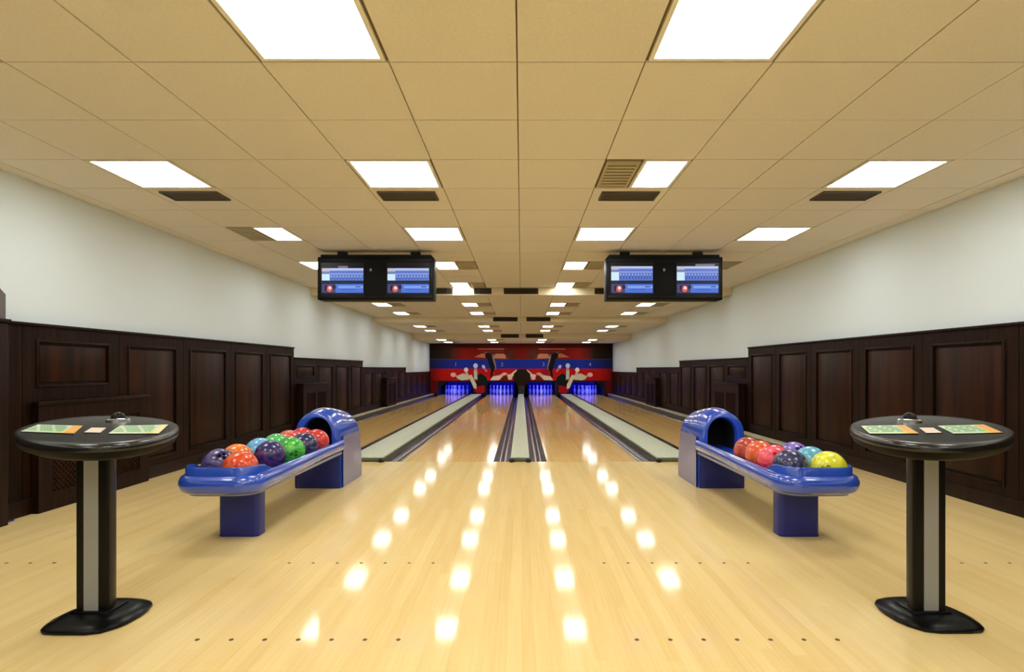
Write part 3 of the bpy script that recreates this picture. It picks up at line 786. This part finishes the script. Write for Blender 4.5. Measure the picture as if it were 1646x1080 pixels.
rack(1.850, 1, 'blue ball return rack on the right holding seven balls')

# balls
bm = bmesh.new(); bmesh.ops.create_uvsphere(bm, u_segments=48, v_segments=32, radius=.1075)
bo = finish(bm, 'ball_tmp', M['black'], smooth=180)
cut = bmesh.new()
for (a, b, r) in ((0, 0, .0155), (.030, .014, .0125), (.030, -.014, .0125)):
    c = bmesh.new()
    d = Vector((0, 0, 1)); d.rotate(Matrix.Rotation(a / .1075, 3, 'Y')); 
    if b: d = (d + Vector((0, b / .1075, 0))).normalized()
    q = d.to_track_quat('Z', 'Y').to_matrix().to_4x4()
    bmesh.ops.create_cone(cut, cap_ends=True, segments=16, radius1=r, radius2=r, depth=.07, matrix=Matrix.Translation(d * .105) @ q)
    c.free()
cutter = finish(cut, 'cutter', M['black'])
mod = bo.modifiers.new('b', 'BOOLEAN'); mod.operation = 'DIFFERENCE'; mod.object = cutter; mod.solver = 'EXACT'
try: mod.use_self = True
except Exception: pass
dg = bpy.context.evaluated_depsgraph_get(); dg.update()
ballmesh = bpy.data.meshes.new_from_object(bo.evaluated_get(dg)); ballmesh.name = 'bowling_ball'
bpy.data.objects.remove(bo); bpy.data.objects.remove(cutter)
ballmesh.materials.clear(); ballmesh.materials.append(M['black'])
for p in ballmesh.polygons: p.use_smooth = True; p.material_index = 0
ballmesh.set_sharp_from_angle(angle=math.radians(40))
def ball_mat(name, a, b, sc=9, thr=(.4, .62)):
    m = bpy.data.materials.new(name); m.use_nodes = True; nt = m.node_tree; P_ = nt.nodes['Principled BSDF']
    tc = nt.nodes.new('ShaderNodeTexCoord'); nz = nt.nodes.new('ShaderNodeTexNoise')
    nz.inputs['Scale'].default_value = sc; nz.inputs['Detail'].default_value = 4; nz.inputs['Distortion'].default_value = 2.5
    rp = nt.nodes.new('ShaderNodeValToRGB'); e = rp.color_ramp.elements
    e[0].position, e[1].position = thr; e[0].color = (*lin(a), 1); e[1].color = (*lin(b), 1)
    nt.links.new(tc.outputs['Object'], nz.inputs['Vector']); nt.links.new(nz.outputs['Fac'], rp.inputs[0]); nt.links.new(rp.outputs[0], P_.inputs['Base Color'])
    P_.inputs['Roughness'].default_value = .22; P_.inputs['Coat Weight'].default_value = .25; P_.inputs['Coat Roughness'].default_value = .06
    return m
BM = {'plum': ball_mat('plum_ball', (40, 30, 66), (96, 84, 140)), 'redor': ball_mat('red_orange_ball', (212, 62, 24), (236, 110, 60)),
      'orange': ball_mat('orange_ball', (226, 110, 36), (240, 150, 70)), 'violet': ball_mat('navy_violet_ball', (36, 36, 92), (104, 60, 120)),
      'sky': ball_mat('sky_blue_ball', (90, 160, 214), (140, 196, 226)), 'mint': ball_mat('mint_green_ball', (96, 190, 110), (70, 166, 104)),
      'green': ball_mat('green_ball', (44, 160, 48), (100, 200, 84)), 'salmon': ball_mat('salmon_ball', (206, 84, 74), (226, 130, 110)),
      'navy': ball_mat('navy_ball', (34, 40, 78), (84, 80, 130)), 'red': ball_mat('red_ball', (200, 50, 48), (220, 90, 80)),
      'brick': ball_mat('brick_red_ball', (170, 62, 50), (206, 96, 78)), 'pink': ball_mat('pink_ball', (238, 50, 78), (240, 100, 120)),
      'tang': ball_mat('tangerine_ball', (216, 84, 42), (232, 120, 80)), 'lilac': ball_mat('lilac_ball', (104, 84, 170), (140, 120, 200)),
      'aqua': ball_mat('aqua_ball', (90, 170, 196), (130, 180, 220)), 'yellow': ball_mat('yellow_ball', (224, 222, 30), (240, 236, 80))}
def aim(loc, d):
    """rotation that turns the finger holes (local +Z) towards direction d"""
    return Vector(d).normalized().to_track_quat('Z', 'Y').to_euler()
ZBALL = .358 + .1078
balls = [
 # x, y, material, hole direction, label, group
 (-1.985, 3.680, 'plum', (.3, -.6, .6), 'dark plum bowling ball at the outer front corner of the left rack', 0),
 (-1.790, 3.570, 'redor', (-.6, .5, .6), 'red-orange bowling ball at the front of the left rack, nearest the room centre', 0),
 (-1.985, 3.910, 'orange', (-.5, .7, .5), 'orange bowling ball behind the plum one on the left rack', 0),
 (-1.835, 4.090, 'violet', (.4, .8, .5), 'navy and violet marbled ball between the red-orange and green balls', 0),
 (-1.985, 4.250, 'sky', (-.7, .4, .5), 'sky blue bowling ball mostly hidden behind the navy violet one', 0),
 (-1.775, 4.305, 'green', (.42, -.8, -.1), 'bright green ball with visible finger holes on the left rack', 0),
 (-1.985, 4.530, 'mint', (-.3, .8, .3), 'pale mint green bowling ball behind the bright green ball', 0),
 (-1.775, 4.580, 'navy', (.2, .8, .5), 'dark navy bowling ball between the green and red balls, left rack', 0),
 (-1.985, 4.777, 'salmon', (-.3, .8, .3), 'salmon bowling ball behind the mint green one on the left rack', 0),
 (-1.775, 4.845, 'red', (.3, .8, .3), 'red ball under the hood mouth of left rack, on the room centre side', 0),
 (-1.955, 4.999, 'red', (-.3, .5, .8), 'red ball on the left rack farthest from the camera, in the hood mouth', 0),
 (1.953, 3.560, 'yellow', (-.75, -.75, .1), 'bright yellow bowling ball at the front of the right rack', 1),
 (1.748, 3.640, 'navy', (.1, .4, .9), 'dark navy bowling ball at the inner front of the right rack', 1),
 (1.955, 3.785, 'aqua', (.4, .7, .5), 'light aqua blue bowling ball behind the yellow one', 1),
 (1.745, 3.865, 'pink', (-.3, -.8, .5), 'hot pink bowling ball behind the navy one on the right rack', 1),
 (1.955, 4.015, 'lilac', (-.1, -.75, .66), 'lilac purple bowling ball behind the aqua one on the right rack', 1),
 (1.745, 4.085, 'tang', (.2, .8, .5), 'tangerine orange bowling ball between the pink and brick red ones', 1),
 (1.745, 4.305, 'brick', (.2, .8, .5), 'brick red bowling ball farthest back on the right rack', 1)]
GR = ('bowling balls on the left rack', 'bowling balls on the right rack')
for x, y, m, d, lb, g in balls:
    o = bpy.data.objects.new('bowling_ball', ballmesh); COL.objects.link(o)
    o.location = (x, y, ZBALL); o.rotation_euler = aim((x, y, ZBALL), d)
    o.material_slots[0].link = 'OBJECT'; o.material_slots[0].material = BM[m]
    tag(o, lb, 'bowling ball', GR[g])

# ------------------------------------------------------------ score consoles (tables)
def U(px, py, z):
    d = F * (H - z) / (py - VY)
    return ((px - VX) * d / F, d)
def oval(a, b, r, e, n=64):
    out = []
    for i in range(n):
        t_ = 2 * PI * i / n; c, s = math.cos(t_), math.sin(t_)
        x = a * math.copysign(abs(c) ** (2 / e), c); y = b * math.copysign(abs(s) ** (2 / e), s)
        out.append((x * math.cos(r) - y * math.sin(r), x * math.sin(r) + y * math.cos(r)))
    return out
def console(label, top, col_x, base_pts, strip_off, pads, knob, zt=.848):
    cx, cy, a, b, r, e = top
    by = sum(p[1] for p in base_pts) / len(base_pts)
    t = empty('score_console', (col_x, by, 0), label, 'table', 'black score consoles in the foreground')
    ox, oy = col_x, by
    # table top: rings of the oval with a rounded rim
    bm = bmesh.new(); loops = []
    for off, z in ((-.12, zt - .078), (-.05, zt - .070), (-.016, zt - .054), (-.002, zt - .030), (.0, zt - .016), (-.004, zt - .005), (-.016, zt), (-.028, zt - .004)):
        loops.append([(cx - ox + x * (1 + off / a * .8), cy - oy + y * (1 + off / a * .8), z) for x, y in oval(a, b, r, e)])
    # use true inward offset instead of plain scaling near the tips
    rings(bm, loops[3:])
    tt = finish(bm, 'table_top', M['blk_top'], t, smooth=60)
    bm = bmesh.new(); rings(bm, loops[:4])
    finish(bm, 'rim_underside', M['rim'], t, smooth=60)
    bm = bmesh.new()
    prism(bm, [(cx - ox + x * .62, cy - oy + y * .42) for x, y in oval(a, b, r, e, 32)], zt - .098, zt - .076)
    finish(bm, 'top_bracket', M['blk'], t, smooth=40)
    # column
    yc = 2.425 - oy
    bm = bmesh.new(); prism(bm, [(-.064, yc), (.064, yc), (.0715, yc + .008), (.0715, yc + .036), (.036, yc + .10), (-.036, yc + .10), (-.0715, yc + .036), (-.0715, yc + .008)], .03, zt - .08)
    finish(bm, 'column', M['blk'], t, smooth=30)
    boxo('aluminium_strip', (strip_off - .031, strip_off + .031, yc - .004, yc + .001, .045, zt - .085), M['alu'], t)
    bm = bmesh.new(); box(bm, -.086, .086, yc - .016, yc + .115, .03, .052, .01)
    finish(bm, 'column_collar', M['blk'], t, smooth=35)
    # base plate: lens with cut tips and sloping rim
    mxp = sum(p[0] for p in base_pts) / len(base_pts)
    # smooth the outline a little
    def sm(pts):
        out = []
        for i, p in enumerate(pts):
            q = pts[(i + 1) % len(pts)]
            out += [(p[0] * .8 + q[0] * .2, p[1] * .8 + q[1] * .2), (p[0] * .2 + q[0] * .8, p[1] * .2 + q[1] * .8)]
        return out
    bp_ = sm(base_pts); bm = bmesh.new()
    def scl(k, z): return [(mxp - ox + (x - mxp) * k, (y - by) * k, z) for x, y in bp_]
    rings(bm, [scl(.97, 0), scl(1, .006), scl(1, .014), scl(.96, .022), scl(.72, .040), scl(.6, .042)])
    finish(bm, 'base', M['blk'], t, smooth=40)
    # printed keypads sunk in the top
    for k, (pts, cols) in enumerate(pads):
        w = [U(x, y, zt) for x, y in pts]; w = [(x - ox, y - oy) for x, y in w]
        bm = bmesh.new(); bot = [(x, y) for x, y in w]
        prism(bm, bot, zt - .004, zt - .0015)
        o = finish(bm, 'keypad_tray', M['blk'], t)
        bm = bmesh.new(); pl = []
        A, B, C_, D = [Vector(p) for p in w]     # A far left, B far right, C near right, D near left
        def pt(u, v):
            p = A.lerp(B, u).lerp(D.lerp(C_, u), v); return (p.x, p.y)
        pl.append(([pt(0, 1), pt(1, 1), pt(1, 0), pt(0, 0)], cols[0]))
        if len(cols) > 1:
            s0 = cols[2]
            pl.append(([pt(s0, 1), pt(1, 1), pt(1, 0), pt(s0, 0)], cols[1]))
            pl.append(([pt(s0 - .08, .72), pt(s0, .62), pt(s0, 1), pt(s0 - .12, 1)], (222, 206, 120)))
            nx, ny = 11, 4
            for i in range(nx):
                for j in range(ny):
                    u0, v0 = .05 + i * (s0 - .1) / nx, .1 + j * .8 / ny
                    c = (118, 178, 128) if (i * 7 + j * 3) % 5 else (236, 240, 214)
                    pl.append(([pt(u0, v0 + .13), pt(u0 + .052, v0 + .13), pt(u0 + .052, v0), pt(u0, v0)], c))
        colour_quads(bm, pl[:1], 'z', zt - .0005, 0)
        colour_quads(bm, pl[1:], 'z', zt + .0001, .00002)
        finish(bm, 'keypad', M['overlay'], o, smooth='keep')
    kx, ky = U(knob[0], knob[1], zt); kx -= ox; ky -= oy
    bm = bmesh.new(); lathe(bm, [(.05, zt - .004), (.05, zt + .006), (.042, zt + .012), (.03, zt + .012), (.03, zt + .004)], 24, (kx, ky))
    kn = finish(bm, 'cursor_ring', M['chrome'], t, smooth=40)
    bm = bmesh.new(); bmesh.ops.create_uvsphere(bm, u_segments=20, v_segments=12, radius=.030, matrix=Matrix.Translation((kx, ky, zt + .012)))
    finish(bm, 'cursor_ball', M['blk'], kn, smooth=180)
GW, ORG, PW = (206, 222, 190), (226, 168, 82), (226, 206, 190)
baseL = [(-1.967, 2.300), (-1.755, 2.300), (-1.690, 2.38), (-1.678, 2.50), (-1.705, 2.60), (-1.79, 2.635), (-1.90, 2.635), (-1.985, 2.56), (-2.025, 2.43), (-2.005, 2.33)]
baseR = [(-x - .062, y + .015) for x, y in baseL][::-1]
console('black oval score console standing at the left of the approach', (-1.835, 2.442, .282, .715, .69, 1.9), -1.862, baseL, .0,
        [([(61, 682), (133, 684), (119, 696.5), (33, 693)], [GW, ORG, .80]), ([(147, 687), (171, 687), (161, 695), (135, 694.5)], [PW]),
         ([(193, 683.8), (271, 682), (255, 696.5), (174, 696.5)], [GW, (226, 214, 160), .86])], (190, 676))
console('black oval score console standing at the right of the approach', (1.78, 2.452, .287, .715, -.66, 1.9), 1.772, baseR, .002,
        [([(1383.5, 684), (1454, 683), (1477, 696.5), (1398, 696.5)], [GW, ORG, .80]), ([(1477, 687), (1500, 687), (1514, 695), (1489, 695.5)], [PW]),
         ([(1507, 684), (1581, 682), (1612, 695), (1533, 696.5)], [GW, ORG, .78])], (1462, 677))
